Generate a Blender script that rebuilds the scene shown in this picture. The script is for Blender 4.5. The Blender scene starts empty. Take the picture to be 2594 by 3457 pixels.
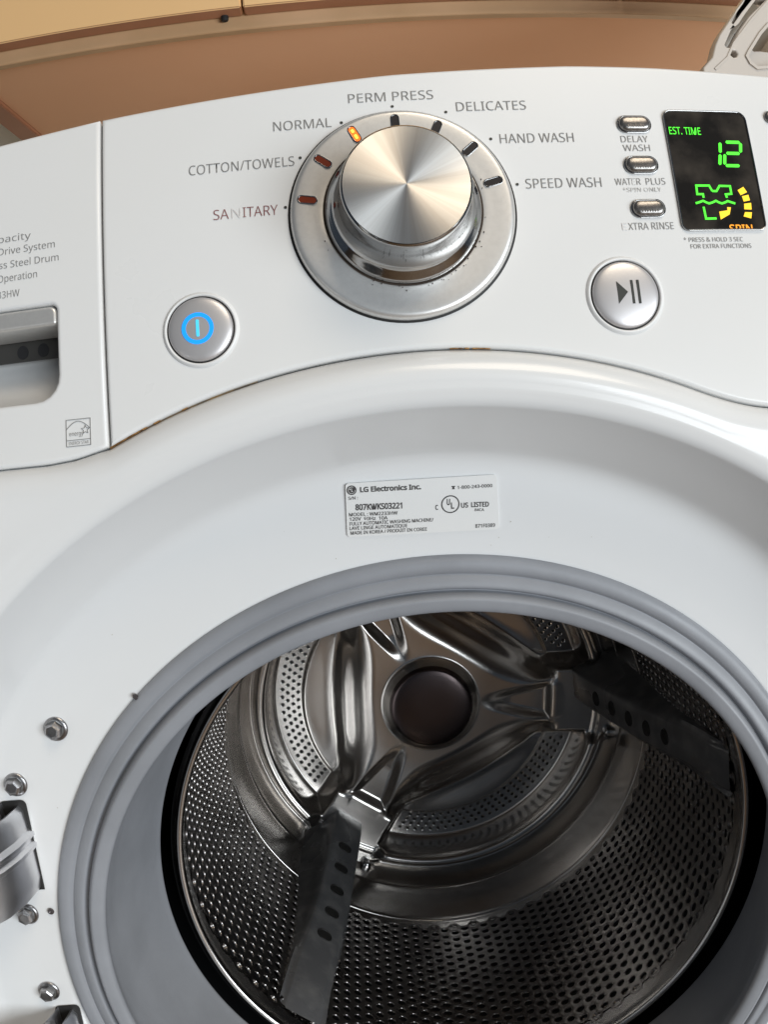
import bpy, bmesh, math, random
import numpy as np
from mathutils import Matrix, Vector
R = math.radians
random.seed(4)
sc = bpy.context.scene
COL = sc.collection

# ------------------------------------------------------------------ camera
cam_d = bpy.data.cameras.new('camera')
cam = bpy.data.objects.new('camera', cam_d); COL.objects.link(cam)
cam.location = (-0.02604384, -0.37273316, 0.26900888)
cam.rotation_euler = (1.44281833, 0.08156699, -0.0362847)
cam_d.type = 'PANO'; cam_d.panorama_type = 'FISHEYE_LENS_POLYNOMIAL'   # phone wide lens with its barrel distortion
cam_d.sensor_fit = 'HORIZONTAL'; cam_d.sensor_width = 36; cam_d.sensor_height = 48
cam_d.fisheye_fov = R(180); cam_d.lens = 36
cam_d.fisheye_polynomial_k0 = 0
cam_d.fisheye_polynomial_k1 = -0.024980825
cam_d.fisheye_polynomial_k2 = -1.6368938e-06
cam_d.fisheye_polynomial_k3 = 1.1752444e-06
cam_d.fisheye_polynomial_k4 = -7.0675762e-09
cam_d.clip_start = 0.01; cam_d.clip_end = 50
sc.camera = cam

# ------------------------------------------------------------------ world, lamps, exposure
w = bpy.data.worlds.new('World'); sc.world = w; w.use_nodes = True
w.node_tree.nodes['Background'].inputs[0].default_value = (0.62, 0.78, 1.0, 1)
w.node_tree.nodes['Background'].inputs[1].default_value = 0.085
def area(name, loc, target, size, power, color, sy=None):
    d = bpy.data.lights.new(name, 'AREA'); d.energy = power; d.color = color; d.size = size
    if sy: d.shape = 'RECTANGLE'; d.size_y = sy
    o = bpy.data.objects.new(name, d); COL.objects.link(o); o.location = loc
    o.rotation_euler = (Vector(target) - Vector(loc)).to_track_quat('-Z', 'Y').to_euler()
    return o
area('window_light', (1.30, -1.70, 0.10), (0, 0, 0.15), 1.6, 46, (0.88, 0.95, 1.0), 1.0)
area('ceiling_lamp', (0.55, -0.95, 1.70), (0, 0.1, 0.3), 0.8, 13, (1.0, 0.86, 0.68))
sc.view_settings.view_transform = 'Standard'; sc.view_settings.look = 'None'
sc.view_settings.exposure = 0; sc.view_settings.gamma = 1

# ------------------------------------------------------------------ materials
MATS = {}
def mat(name, color, rough=0.5, metal=0.0, noise=None, bump=None, emit=None, estr=0, spec=0.5, aniso=None, coat=0, rvar=0):
    m = bpy.data.materials.new(name); m.use_nodes = True
    nt = m.node_tree; b = nt.nodes['Principled BSDF']; L = nt.links
    b.inputs['Base Color'].default_value = (*color, 1)
    b.inputs['Roughness'].default_value = rough; b.inputs['Metallic'].default_value = metal
    b.inputs['Specular IOR Level'].default_value = spec
    b.inputs['Coat Weight'].default_value = coat; b.inputs['Coat Roughness'].default_value = 0.08
    tc = nt.nodes.new('ShaderNodeTexCoord')
    if noise:                       # (scale, colour2, lo, hi)
        n = nt.nodes.new('ShaderNodeTexNoise'); n.inputs['Scale'].default_value = noise[0]; n.inputs['Detail'].default_value = 6
        r = nt.nodes.new('ShaderNodeValToRGB'); r.color_ramp.elements[0].position = noise[2]; r.color_ramp.elements[1].position = noise[3]
        r.color_ramp.elements[0].color = (*color, 1); r.color_ramp.elements[1].color = (*noise[1], 1)
        L.new(tc.outputs['Object'], n.inputs['Vector']); L.new(n.outputs['Fac'], r.inputs['Fac']); L.new(r.outputs['Color'], b.inputs['Base Color'])
    if bump:                        # (scale, strength, distance)
        n = nt.nodes.new('ShaderNodeTexNoise'); n.inputs['Scale'].default_value = bump[0]; n.inputs['Detail'].default_value = 4
        bp = nt.nodes.new('ShaderNodeBump'); bp.inputs['Strength'].default_value = bump[1]; bp.inputs['Distance'].default_value = bump[2]
        L.new(tc.outputs['Object'], n.inputs['Vector']); L.new(n.outputs['Fac'], bp.inputs['Height']); L.new(bp.outputs['Normal'], b.inputs['Normal'])
    if rvar:
        n = nt.nodes.new('ShaderNodeTexNoise'); n.inputs['Scale'].default_value = 14; n.inputs['Detail'].default_value = 5
        mr = nt.nodes.new('ShaderNodeMapRange'); mr.inputs['From Min'].default_value = .35; mr.inputs['From Max'].default_value = .7
        mr.inputs['To Min'].default_value = rough; mr.inputs['To Max'].default_value = rough + rvar
        L.new(tc.outputs['Object'], n.inputs['Vector']); L.new(n.outputs['Fac'], mr.inputs['Value']); L.new(mr.outputs['Result'], b.inputs['Roughness'])
    if aniso:
        b.inputs['Anisotropic'].default_value = aniso
        t = nt.nodes.new('ShaderNodeTangent'); t.direction_type = 'RADIAL'; t.axis = 'Z'; L.new(t.outputs['Tangent'], b.inputs['Tangent'])
    if emit:
        b.inputs['Emission Color'].default_value = (*emit, 1); b.inputs['Emission Strength'].default_value = estr
    MATS[name] = m
    return m
mat('white_panel', (0.77, 0.77, 0.765), 0.27, noise=(9, (0.755, 0.75, 0.735), .3, .8), bump=(700, .03, .0004), rvar=.05)
mat('white_enamel', (0.78, 0.78, 0.775), 0.20, noise=(7, (0.76, 0.757, 0.75), .3, .8), bump=(160, .02, .0006), rvar=.05, coat=.12)
mat('gasket_rubber', (0.285, 0.293, 0.315), 0.40, noise=(22, (0.235, 0.242, 0.26), .4, .75), bump=(120, .22, .0009), rvar=.18)
mat('dark_rubber', (0.012, 0.012, 0.014), 0.7)
mat('stainless', (0.55, 0.525, 0.50), 0.14, 1, noise=(30, (0.46, 0.44, 0.42), .4, .8), bump=(45, .04, .0008), rvar=.08)
mat('stainless_dark', (0.24, 0.235, 0.235), 0.31, .95, noise=(40, (0.13, 0.13, 0.13), .4, .8), bump=(90, .06, .0006), rvar=.15)
mat('pressed_steel', (0.54, 0.515, 0.49), 0.19, 1, noise=(18, (0.46, 0.435, 0.41), .35, .8), rvar=.08)
mat('lifter_plastic', (0.095, 0.095, 0.098), .18, noise=(60, (0.155, 0.153, 0.15), .45, .8), bump=(90, .05, .0005), rvar=.18)
mat('perforated_steel', (0.33, 0.31, 0.295), 0.22, 1, noise=(26, (0.20, 0.185, 0.18), .35, .75), rvar=.14)
mat('hub_dark_reflection', (0.085, 0.068, 0.068), 0.22, 1, rvar=.1)  # dark reddish reflection put into the hub steel's base colour
mat('chrome', (0.45, 0.445, 0.44), 0.08, 1, rvar=.06)
mat('hinge_metal', (0.78, 0.78, 0.80), 0.22, 1, noise=(40, (0.60, 0.60, 0.62), .4, .7), bump=(120, .1, .0008), rvar=.2)
mat('bolt_metal', (0.45, 0.44, 0.44), 0.28, 1, noise=(300, (0.25, 0.24, 0.24), .4, .7), bump=(600, .2, .0005))
mat('satin_silver', (0.74, 0.725, 0.70), 0.36, .65, noise=(500, (0.70, 0.685, 0.66), .4, .7), bump=(1500, .04, .0002))
mat('spun_metal', (0.90, 0.85, 0.78), 0.33, 1, aniso=.82)
mat('silver_button', (0.62, 0.60, 0.60), 0.36, .55, bump=(1500, .03, .0002))
mat('pill_button', (0.27, 0.25, 0.235), 0.26, .75, noise=(900, (0.16, 0.15, 0.14), .35, .7), coat=.6)
mat('black_gap', (0.012, 0.011, 0.010), 0.6)
mat('door_glass', (0.05, 0.055, 0.06), 0.05, spec=.6, coat=.5)
mat('cavity_back', (0.045, 0.043, 0.04), .5)
mat('rust_seal', (0.055, 0.05, 0.045), 0.75, noise=(30, (0.22, 0.13, 0.06), .50, .70))
mat('grime', (0.05, 0.035, 0.025), 0.9)
mat('window_dark', (0.035, 0.030, 0.028), 0.15, coat=.5)
mat('window_red_reflection', (0.12, 0.022, 0.008), 0.25, coat=.4, emit=(1, .12, .02), estr=.05)  # unlit window; its reddish reflection is painted as colour and faint glow
mat('window_lit', (0.5, 0.12, 0.02), 0.4, noise=None, emit=(1.0, .15, .008), estr=1.3)
mat('window_core', (0.9, 0.6, 0.1), 0.4, emit=(1.0, .50, .04), estr=1.4)
mat('display_glass', (0.014, 0.012, 0.010), 0.06, noise=(55, (0.050, 0.042, 0.034), .42, .66), coat=.4)  # paler noise patches paint ghost reflections into the glass colour
mat('lit_green', (0.05, 0.5, 0.02), .5, emit=(0.07, 1.0, 0.03), estr=1.0)
mat('lit_amber', (0.6, 0.4, 0.02), .5, emit=(1.0, 0.58, 0.015), estr=1.05)
mat('lit_orange', (0.5, 0.2, 0.01), .5, emit=(1.0, 0.33, 0.01), estr=1.0)
mat('lit_blue', (0.0, 0.02, 0.08), .5, emit=(0.005, 0.30, 1.0), estr=1.4)
mat('lit_cyan', (0.0, 0.06, 0.1), .5, emit=(0.08, 0.62, 1.0), estr=1.2)
mat('print_grey', (0.19, 0.185, 0.18), .5, noise=(420, (0.28, 0.275, 0.27), .35, .75))
mat('print_worn', (0.22, 0.215, 0.21), .5, noise=(300, (0.66, 0.655, 0.64), .42, .60))
mat('print_red', (0.22, 0.075, 0.075), .5, noise=(300, (0.36, 0.22, 0.21), .4, .8))
mat('print_faint', (0.60, 0.56, 0.55), .5, noise=(250, (0.74, 0.73, 0.72), .35, .6))
mat('print_black', (0.03, 0.032, 0.028), .45)
mat('label_paper', (0.80, 0.79, 0.77), .32)
mat('label_ink', (0.045, 0.042, 0.042), .5, noise=(600, (0.09, 0.085, 0.08), .4, .7))
mat('basket_plastic', (0.58, 0.53, 0.48), .38, bump=(60, .05, .001))
mat('door_laminate', (0.82, 0.53, 0.26), .45, noise=(3, (0.78, 0.50, 0.24), .35, .7), bump=(400, .03, .0004))
mat('rail_laminate', (0.66, 0.42, 0.24), .5, noise=(8, (0.50, 0.31, 0.16), .35, .7))
mat('underside_laminate', (0.92, 0.53, 0.32), .80, noise=(2.5, (0.86, 0.46, 0.26), .35, .7), bump=(300, .05, .0005))
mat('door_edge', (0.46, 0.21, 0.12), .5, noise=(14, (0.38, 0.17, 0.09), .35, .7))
mat('wall_paint', (0.80, 0.77, 0.66), .7, bump=(180, .15, .001))
mat('floor_wood', (0.24, 0.15, 0.085), .45, noise=(4, (0.17, 0.10, 0.055), .35, .7))
mat('tub_plastic', (0.02, 0.02, 0.022), .6)
mat('screw_dark', (0.16, 0.14, 0.14), .4, .8)

m_ = MATS['spun_metal']; nt_ = m_.node_tree; b_ = nt_.nodes['Principled BSDF']
tc_ = nt_.nodes.new('ShaderNodeTexCoord'); gr_ = nt_.nodes.new('ShaderNodeTexGradient'); gr_.gradient_type = 'RADIAL'
nz_ = nt_.nodes.new('ShaderNodeTexNoise'); nz_.noise_dimensions = '1D'; nz_.inputs['Scale'].default_value = 16; nz_.inputs['Detail'].default_value = 7; nz_.inputs['Roughness'].default_value = .65
cr_ = nt_.nodes.new('ShaderNodeValToRGB'); cr_.color_ramp.elements[0].position = .35; cr_.color_ramp.elements[1].position = .65
cr_.color_ramp.elements[0].color = (.80, .76, .71, 1); cr_.color_ramp.elements[1].color = (.94, .92, .88, 1)  # fan of reflected streaks painted into the base colour by angle
nt_.links.new(tc_.outputs['Object'], gr_.inputs['Vector']); nt_.links.new(gr_.outputs['Fac'], nz_.inputs['W']); nt_.links.new(nz_.outputs['Fac'], cr_.inputs['Fac']); nt_.links.new(cr_.outputs['Color'], b_.inputs['Base Color'])

# ------------------------------------------------------------------ helpers
WORLD = {}
def tag(o, label=None, cat=None, group=None, kind=None):
    if label: o['label'] = label
    if cat: o['category'] = cat
    if group: o['group'] = group
    if kind: o['kind'] = kind
def empty(name, loc):
    o = bpy.data.objects.new(name, None); COL.objects.link(o); o.location = loc; o.empty_display_size = .05
    WORLD[o.name] = Matrix.Translation(loc); return o
def link(name, me, parent=None, M=Matrix(), material=None, smooth=None, label=None, kind=None):
    o = bpy.data.objects.new(name, me); COL.objects.link(o)
    if parent: o.parent = parent; o.matrix_parent_inverse = WORLD[parent.name].inverted()
    o.matrix_basis = M; WORLD[o.name] = M.copy()
    if material:
        me.materials.clear()
        for k in (material if isinstance(material, (list, tuple)) else [material]): me.materials.append(MATS[k])
    if smooth is not None:
        me.polygons.foreach_set('use_smooth', [True] * len(me.polygons))
        if smooth: me.set_sharp_from_angle(angle=R(smooth))
    if label: o['label'] = label
    if kind: o['kind'] = kind
    return o
def mesh(verts, faces):
    me = bpy.data.meshes.new('m'); me.from_pydata([tuple(map(float, v)) for v in verts], [], faces); me.update(); return me
def bm_mesh(bm):
    bmesh.ops.recalc_face_normals(bm, faces=bm.faces)
    me = bpy.data.meshes.new('m'); bm.to_mesh(me); bm.free(); return me
def grid_mesh(P, close_u=False, flip=False):
    """P[i][j] points; i may wrap."""
    P = np.asarray(P); n, m = P.shape[:2]; f = []
    for i in range(n if close_u else n - 1):
        for j in range(m - 1):
            a, b, c, d = i * m + j, ((i + 1) % n) * m + j, ((i + 1) % n) * m + j + 1, i * m + j + 1
            f.append((a, d, c, b) if flip else (a, b, c, d))
    return mesh(P.reshape(-1, 3), f)
def smooth_profile(pts, sub=4):
    """Catmull-Rom through the profile points."""
    p = [np.array(q, float) for q in pts]; p = [2 * p[0] - p[1]] + p + [2 * p[-1] - p[-2]]; out = []
    for i in range(1, len(p) - 2):
        for k in range(sub):
            t = k / sub
            out.append(.5 * (2 * p[i] + (p[i + 1] - p[i - 1]) * t + (2 * p[i - 1] - 5 * p[i] + 4 * p[i + 1] - p[i + 2]) * t * t + (3 * p[i] - p[i - 1] - 3 * p[i + 1] + p[i + 2]) * t ** 3))
    out.append(p[-2]); return out
def lathe_y(profile, seg=160, flip=False):
    """profile of (radius, y) about the Y axis."""
    P = [[(r * math.cos(2 * math.pi * i / seg), y, r * math.sin(2 * math.pi * i / seg)) for r, y in profile] for i in range(seg)]
    return grid_mesh(P, True, flip)
def lathe_z(profile, seg=96, flip=False):
    P = [[(r * math.cos(2 * math.pi * i / seg), r * math.sin(2 * math.pi * i / seg), z) for r, z in profile] for i in range(seg)]
    return grid_mesh(P, True, flip)
def shape(loops, z0, z1, bevel=0, res=2):
    """flat outline with holes, extruded from z0 to z1, edges bevelled."""
    cu = bpy.data.curves.new('s', 'CURVE'); cu.dimensions = '2D'; cu.fill_mode = 'BOTH'
    for lp in loops:
        s = cu.splines.new('POLY'); s.points.add(len(lp) - 1); s.use_cyclic_u = True
        for q, (x, y) in zip(s.points, lp): q.co = (x, y, 0, 1)
    cu.extrude = max((z1 - z0) / 2 - bevel, 0); cu.bevel_depth = bevel; cu.bevel_resolution = res; cu.offset = -bevel
    ob = bpy.data.objects.new('s', cu); me = bpy.data.meshes.new_from_object(ob)
    bpy.data.objects.remove(ob); bpy.data.curves.remove(cu)
    me.transform(Matrix.Translation((0, 0, (z0 + z1) / 2))); return me
def rrect(x0, y0, x1, y1, r, n=5):
    rs = r if isinstance(r, (list, tuple)) else [r] * 4         # bl, br, tr, tl
    out = []
    for (cx, cy, a, q) in ((x0, y0, 180, rs[0]), (x1, y0, 270, rs[1]), (x1, y1, 0, rs[2]), (x0, y1, 90, rs[3])):
        ox = cx + (q if cx == x0 else -q); oy = cy + (q if cy == y0 else -q)
        for k in range(n + 1):
            t = R(a + 90 * k / n); out.append((ox + q * math.cos(t), oy + q * math.sin(t)))
    return out
def circle(cx, cy, r, n=32, ry=None): return [(cx + r * math.cos(2 * math.pi * k / n), cy + (ry or r) * math.sin(2 * math.pi * k / n)) for k in range(n)]
def stroke(pts, wd, closed=False):
    """polyline as a flat band; returns loops (one quad per segment, mitred)."""
    p = [Vector(q) for q in pts]; n = len(p); L, Rr = [], []
    for i in range(n):
        a = p[i - 1] if (i > 0 or closed) else None; b = p[(i + 1) % n] if (i < n - 1 or closed) else None
        d1 = (p[i] - a).normalized() if a is not None else None; d2 = (b - p[i]).normalized() if b is not None else None
        d = d1 or d2
        if d1 and d2: d = (d1 + d2).normalized() if (d1 + d2).length > 1e-6 else d1
        nrm = Vector((-d.y, d.x)); c = abs(nrm.dot(Vector((-(d2 or d1).y, (d2 or d1).x)))); k = wd / 2 / max(c, .45)
        L.append(p[i] + nrm * k); Rr.append(p[i] - nrm * k)
    return [list(map(tuple, L)), list(map(tuple, Rr))] if closed else [list(map(tuple, L)) + list(map(tuple, reversed(Rr)))]
FONT = None
try: FONT = bpy.data.fonts.load(bpy.utils.system_resource('DATAFILES', path='fonts') + '/NotoSansMath-Regular.woff2')     # one of Blender's own interface fonts
except Exception: pass
def text_mesh(s, width, height, bold=0):
    cu = bpy.data.curves.new('t', 'FONT'); cu.body = s; cu.size = 1; cu.fill_mode = 'FRONT'; cu.resolution_u = 3; cu.offset = bold
    if FONT: cu.font = FONT
    ob = bpy.data.objects.new('t', cu); me = bpy.data.meshes.new_from_object(ob)
    bpy.data.objects.remove(ob); bpy.data.curves.remove(cu)
    co = np.empty(len(me.vertices) * 3); me.vertices.foreach_get('co', co); co = co.reshape(-1, 3)
    x0, x1 = co[:, 0].min(), co[:, 0].max()
    co[:, 0] = (co[:, 0] - (x0 + x1) / 2) * width / (x1 - x0)
    cap = CAP[0]
    co[:, 1] = (co[:, 1] - cap / 2) * height / cap
    co[:, 2] = 0
    me.vertices.foreach_set('co', co.reshape(-1)); me.update(); return me
CAP = [.73]
def cap_height():
    cu = bpy.data.curves.new('t', 'FONT'); cu.body = 'H'; cu.size = 1
    if FONT: cu.font = FONT
    ob = bpy.data.objects.new('t', cu); me = bpy.data.meshes.new_from_object(ob)
    CAP[0] = max(v.co.y for v in me.vertices)
    bpy.data.objects.remove(ob); bpy.data.curves.remove(cu); bpy.data.meshes.remove(me)
cap_height()
def lettering(s, x, v, width, height, parent, M, material='print_grey', rot=0, bold=0, h=.00025, label=None):
    me = text_mesh(s, width, height, bold)
    me.transform(Matrix.Translation((x, v, h)) @ Matrix.Rotation(rot, 4, 'Z'))
    return link('lettering', me, parent, M, material, label=label)
def join(mes):
    bm = bmesh.new()
    for m in mes: bm.from_mesh(m)
    me = bpy.data.meshes.new('m'); bm.to_mesh(me); bm.free(); return me

# frames of reference: control panel plane (x right, y up the panel, z out of it)
KT = 0.1608
U = Vector((0, math.sin(KT), math.cos(KT))); NN = Vector((0, -math.cos(KT), math.sin(KT))); K = Vector((0, -0.03423, 0.34459))
MP = Matrix(((1, U.x, NN.x, K.x), (0, U.y, NN.y, K.y), (0, U.z, NN.z, K.z), (0, 0, 0, 1)))
def pan(x, v, h=0): return Vector((x, 0, 0)) + K + U * v + NN * h

FLOOR = -0.62
# ================================================================== SETTING
fl = link('floor', mesh([(-3, -3.5, FLOOR), (3, -3.5, FLOOR), (3, .75, FLOOR), (-3, .75, FLOOR)], [(0, 1, 2, 3)]), None, Matrix(), 'floor_wood'); fl['kind'] = 'structure'
w2 = link('wall', mesh([(-.90, .10, FLOOR), (-.90, .72, FLOOR), (-.90, .72, 1.6), (-.90, .10, 1.6)], [(0, 1, 2, 3)]), None, Matrix(), 'wall_paint'); w2['kind'] = 'structure'
wl = link('wall', mesh([(-.899, .72, FLOOR), (2, .72, FLOOR), (2, .72, 1.6), (-.899, .72, 1.6)], [(0, 1, 2, 3)]), None, Matrix(), 'wall_paint'); wl['kind'] = 'structure'

# ================================================================== WALL CABINET
def box(x0, x1, y0, y1, z0, z1, bev=.001):
    bm = bmesh.new(); bmesh.ops.create_cube(bm, size=1)
    for v in bm.verts: v.co = ((x0 + x1) / 2 + v.co.x * (x1 - x0), (y0 + y1) / 2 + v.co.y * (y1 - y0), (z0 + z1) / 2 + v.co.z * (z1 - z0))
    if bev: bmesh.ops.bevel(bm, geom=list(bm.edges), offset=bev, segments=2, affect='EDGES')
    return bm_mesh(bm)
cab = empty('wall_cabinet', (0.05, 0.719, 0.63))
tag(cab, 'tan laminate wall cabinet hanging above the washing machine, seen from below', 'cabinet')
link('bottom_panel', box(-.375, .60, .4075, .719, .634, .652, 0), cab, Matrix(), 'underside_laminate')
link('side_panel', box(-.400, -.3755, .397, .719, .629, 1.25), cab, Matrix(), 'door_edge')
link('face_rail', box(-.3755, .60, .397, .4072, .629, .665, .0006), cab, Matrix(), 'rail_laminate')
link('back_panel', box(-.375, .60, .700, .718, .653, 1.25, 0), cab, Matrix(), 'underside_laminate')
for x0, x1 in ((-.398, -.0985), (-.0965, .260), (.262, .60)):
    d = link('cabinet_door', box(x0, x1, .3765, .3955, .6425, 1.24, .0012), cab, Matrix(), ['door_laminate', 'door_edge'])
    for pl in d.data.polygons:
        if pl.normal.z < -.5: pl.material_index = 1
link('bumper', lathe_z([(0, .6375), (.0030, .6378), (.0036, .6392), (.0036, .6430)], 20), cab, Matrix.Translation((-.1155, .3925, 0)), 'dark_rubber')

# ================================================================== LAUNDRY BASKET
bk = empty('laundry_basket', (.40, .30, .405))
tag(bk, 'off white plastic laundry basket with long slots standing on top of the washer', 'basket')
def bp(a, b):           # positions of the basket's front, metres
    return (-.026 + (a + .026) * 1.2115, .269 + (b - .269) * 1.2115)
sil = [bp(*q) for q in ((.197, .457), (.204, .464), (.207, .472), (.211, .479), (.219, .489), (.2255, .497), (.231, .504), (.240, .515))]
outline = [(.236, .4055)] + sil + [(.30, .62), (.44, .62), (.46, .4055)]
slot1 = [bp(*q) for q in ((.2205, .4875), (.2222, .4862), (.2242, .4878), (.2300, .4950), (.2375, .5035), (.2340, .5050), (.2260, .4960))]
slot2 = [bp(*q) for q in ((.2135, .4725), (.2145, .4708), (.2165, .4708), (.2180, .4725), (.2250, .4830), (.2330, .4925), (.2470, .5050), (.2400, .5060), (.2290, .4940), (.2190, .4820))]
hexh = circle(*bp(.2188, .4668), .0030, 7)
opening = [bp(*q) for q in ((.2285, .4680), (.2270, .4655), (.2290, .4610), (.2330, .4580), (.2410, .4590), (.262, .463), (.275, .480), (.262, .497), (.2450, .4875), (.2385, .4810))]
MB = Matrix(((1, 0, 0, 0), (0, 0, -1, .2), (0, 1, 0, 0), (0, 0, 0, 1)))
link('front_wall', shape([outline, slot1, slot2, hexh, opening], -.012, 0, .0012), bk, MB, 'basket_plastic', 40)
# moulded ridge along the fold
fold = [bp(*q) for q in ((.2045, .456), (.214, .464), (.2195, .4735), (.2330, .489), (.2480, .504), (.262, .516))]
link('ridge', shape(stroke(fold, .0016), -.001, .0009), bk, MB, 'basket_plastic')
link('handle_rim', shape(stroke(opening, .0022, True), -.001, .0014), bk, MB, 'basket_plastic')
# cupped lower part of the handle
cup = [bp(*q) for q in ((.2268, .4650), (.2292, .4605), (.2330, .4572), (.2410, .4580), (.262, .461), (.262, .474), (.2440, .4752), (.2400, .4748), (.2370, .4772), (.2300, .4700))]
link('handle_scoop', shape([cup], -.040, -.016, .001), bk, MB, 'basket_plastic', 40)
link('inner_wall', mesh([(.300, .29, .4055), (.310, .29, .50), (.338, .29, .58), (.383, .29, .66), (.348, .29, .4055), (.348, .29, .53), (.368, .29, .59)], [(0, 4, 5, 1), (1, 5, 6, 2), (2, 6, 3)]), bk, Matrix(), 'basket_plastic')
ss = [(.236, .4055)] + sil
link('side_wall', grid_mesh([[(x + .0012, .2115, z), (x + .030, .25, z), (x + .062, .292, z)] for x, z in ss]), bk, Matrix(), 'basket_plastic', 50)

# ================================================================== WASHING MACHINE
wm = empty('washing_machine', (0, .25, FLOOR))
tag(wm, 'white front loading washing machine with its round door swung open and lit controls', 'washing machine')

# ---- control panel outline
def vtop(x):
    return float(np.interp(x, [-.28, -.167, -.1205, -.082, -.0018, .077, .1121, .170, .28], [.0415, .0508, .0552, .0577, .0626, .0642, .0636, .0614, .053]))
ARC_R = .2885
def arc_v(x):           # lower edge of the panel: follows the round door surround
    z = math.sqrt(ARC_R ** 2 - x ** 2); return (z - K.z) / U.z
xs = np.linspace(-.1212, .1120, 40)
low = [(x, arc_v(x)) for x in xs]
x1, v1 = low[-1]
def flare(x):           # on the right the edge swings out of the arc into a level line
    t = min((x - x1) / .040, 1); m0 = -.41 * .040
    return (2 * t ** 3 - 3 * t * t + 1) * v1 + (t ** 3 - 2 * t * t + t) * m0 + (-2 * t ** 3 + 3 * t * t) * -.0890
tail = [(x1 + .040 * k / 12, flare(x1 + .040 * k / 12)) for k in range(1, 13)]
panel_out = low + tail + [(.28, -.0890)] + [(x, vtop(x)) for x in np.linspace(.28, -.1212, 50)]
cp = link('control_panel', shape([panel_out], -.020, 0, .0018, 4), wm, MP, 'white_panel', 40)
# ---- detergent drawer
def dlow(x):
    return float(np.interp(x, [-.28, -.168, -.148, -.1363, -.1276, -.1228], [-.0882, -.0882, -.0882, -.0872, -.0852, -.0840]))
dr_out = [(x, dlow(x)) for x in np.linspace(-.28, -.1221, 40)] + [(x, vtop(x)) for x in np.linspace(-.1221, -.28, 24)]
hole = rrect(-.262, -.0632, -.1413, -.0238, [.010, .010, .003, .003])
dr = link('detergent_drawer', shape([dr_out, hole], -.020, 0, .0016, 4), wm, MP, 'white_panel', 40)
link('seam_gap', shape([rrect(-.1224, -.084, -.1209, .054, .0001)], -.019, -.004), dr, MP, 'black_gap')
# hand scoop
P = []
for x, s in [(-.263, 1), (-.16, 1), (-.150, .97), (-.1455, .85), (-.1425, .55), (-.1407, .05)]:
    P.append([(x, v, -.001 - .030 * s * d) for v, d in ((-.0645, 0), (-.0628, .10), (-.0600, .28), (-.0560, .50), (-.050, .74), (-.044, .92), (-.0385, 1.0), (-.030, 1.05), (-.0225, 1.0))])
link('handle_scoop', grid_mesh(P), dr, MP, 'white_panel', 60)
link('handle_cavity', shape([rrect(-.262, -.0402, -.1416, -.0300, .001)], -.0245, -.0235), dr, MP, 'cavity_back')
for x in (-.1455, -.1560, -.1655):
    link('cavity_hole', shape([circle(x, -.0362, .0026, 16, .0030)], -.0236, -.0232), dr, MP, 'dark_rubber')
link('handle_bar', shape([rrect(-.262, -.0322, -.1416, -.0242, [.001, .0015, .003, .003])], -.022, -.0012, .0014, 3), dr, MP, 'satin_silver', 50)
for s, x, v, wd, rot in (('Ultra Capacity', -.1693, .0069, .0348, .004), ('Direct Drive System', -.1602, .0015, .0376, .004), ('Stainless Steel Drum', -.1594, -.0044, .0392, .004),
                         ('Quiet Operation', -.1632, -.0103, .0280, .004), ('WM2233HW', -.1672, -.0172, .0205, .004)):
    lettering(s, x, v, wd, .0030, dr, MP, 'print_grey', rot, -.004)
# energy mark: box, arc, star and script
em = [shape(stroke([(-.1387, -.0718), (-.1287, -.0718), (-.1290, -.0823), (-.1390, -.0823)], .00022, True), .0001, .0003),
      shape(stroke([(-.1389, -.0799), (-.1289, -.0799)], .0002), .0001, .0003),
      shape(stroke([(-.1388 + .0098 * k / 12, -.0756 + .0030 * math.sin(math.pi * k / 12)) for k in range(13)], .0002), .0001, .0003)]
st = []
for k in range(10):
    a = R(90 + 36 * k); rr = .0017 if k % 2 == 0 else .0008; st.append((-.1309 + rr * math.cos(a), -.0762 + rr * math.sin(a)))
em.append(shape(stroke(st, .00018, True), .0001, .0003))
for s, x, v, wd, h in (('energy', -.1347, -.0774, .0058, .0017), ('ENERGY STAR', -.1339, -.0811, .0082, .0012)):
    m = text_mesh(s, wd, h); m.transform(Matrix.Translation((x, v, .0003))); em.append(m)
link('energy_emblem', join(em), dr, MP, 'print_grey')

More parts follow.
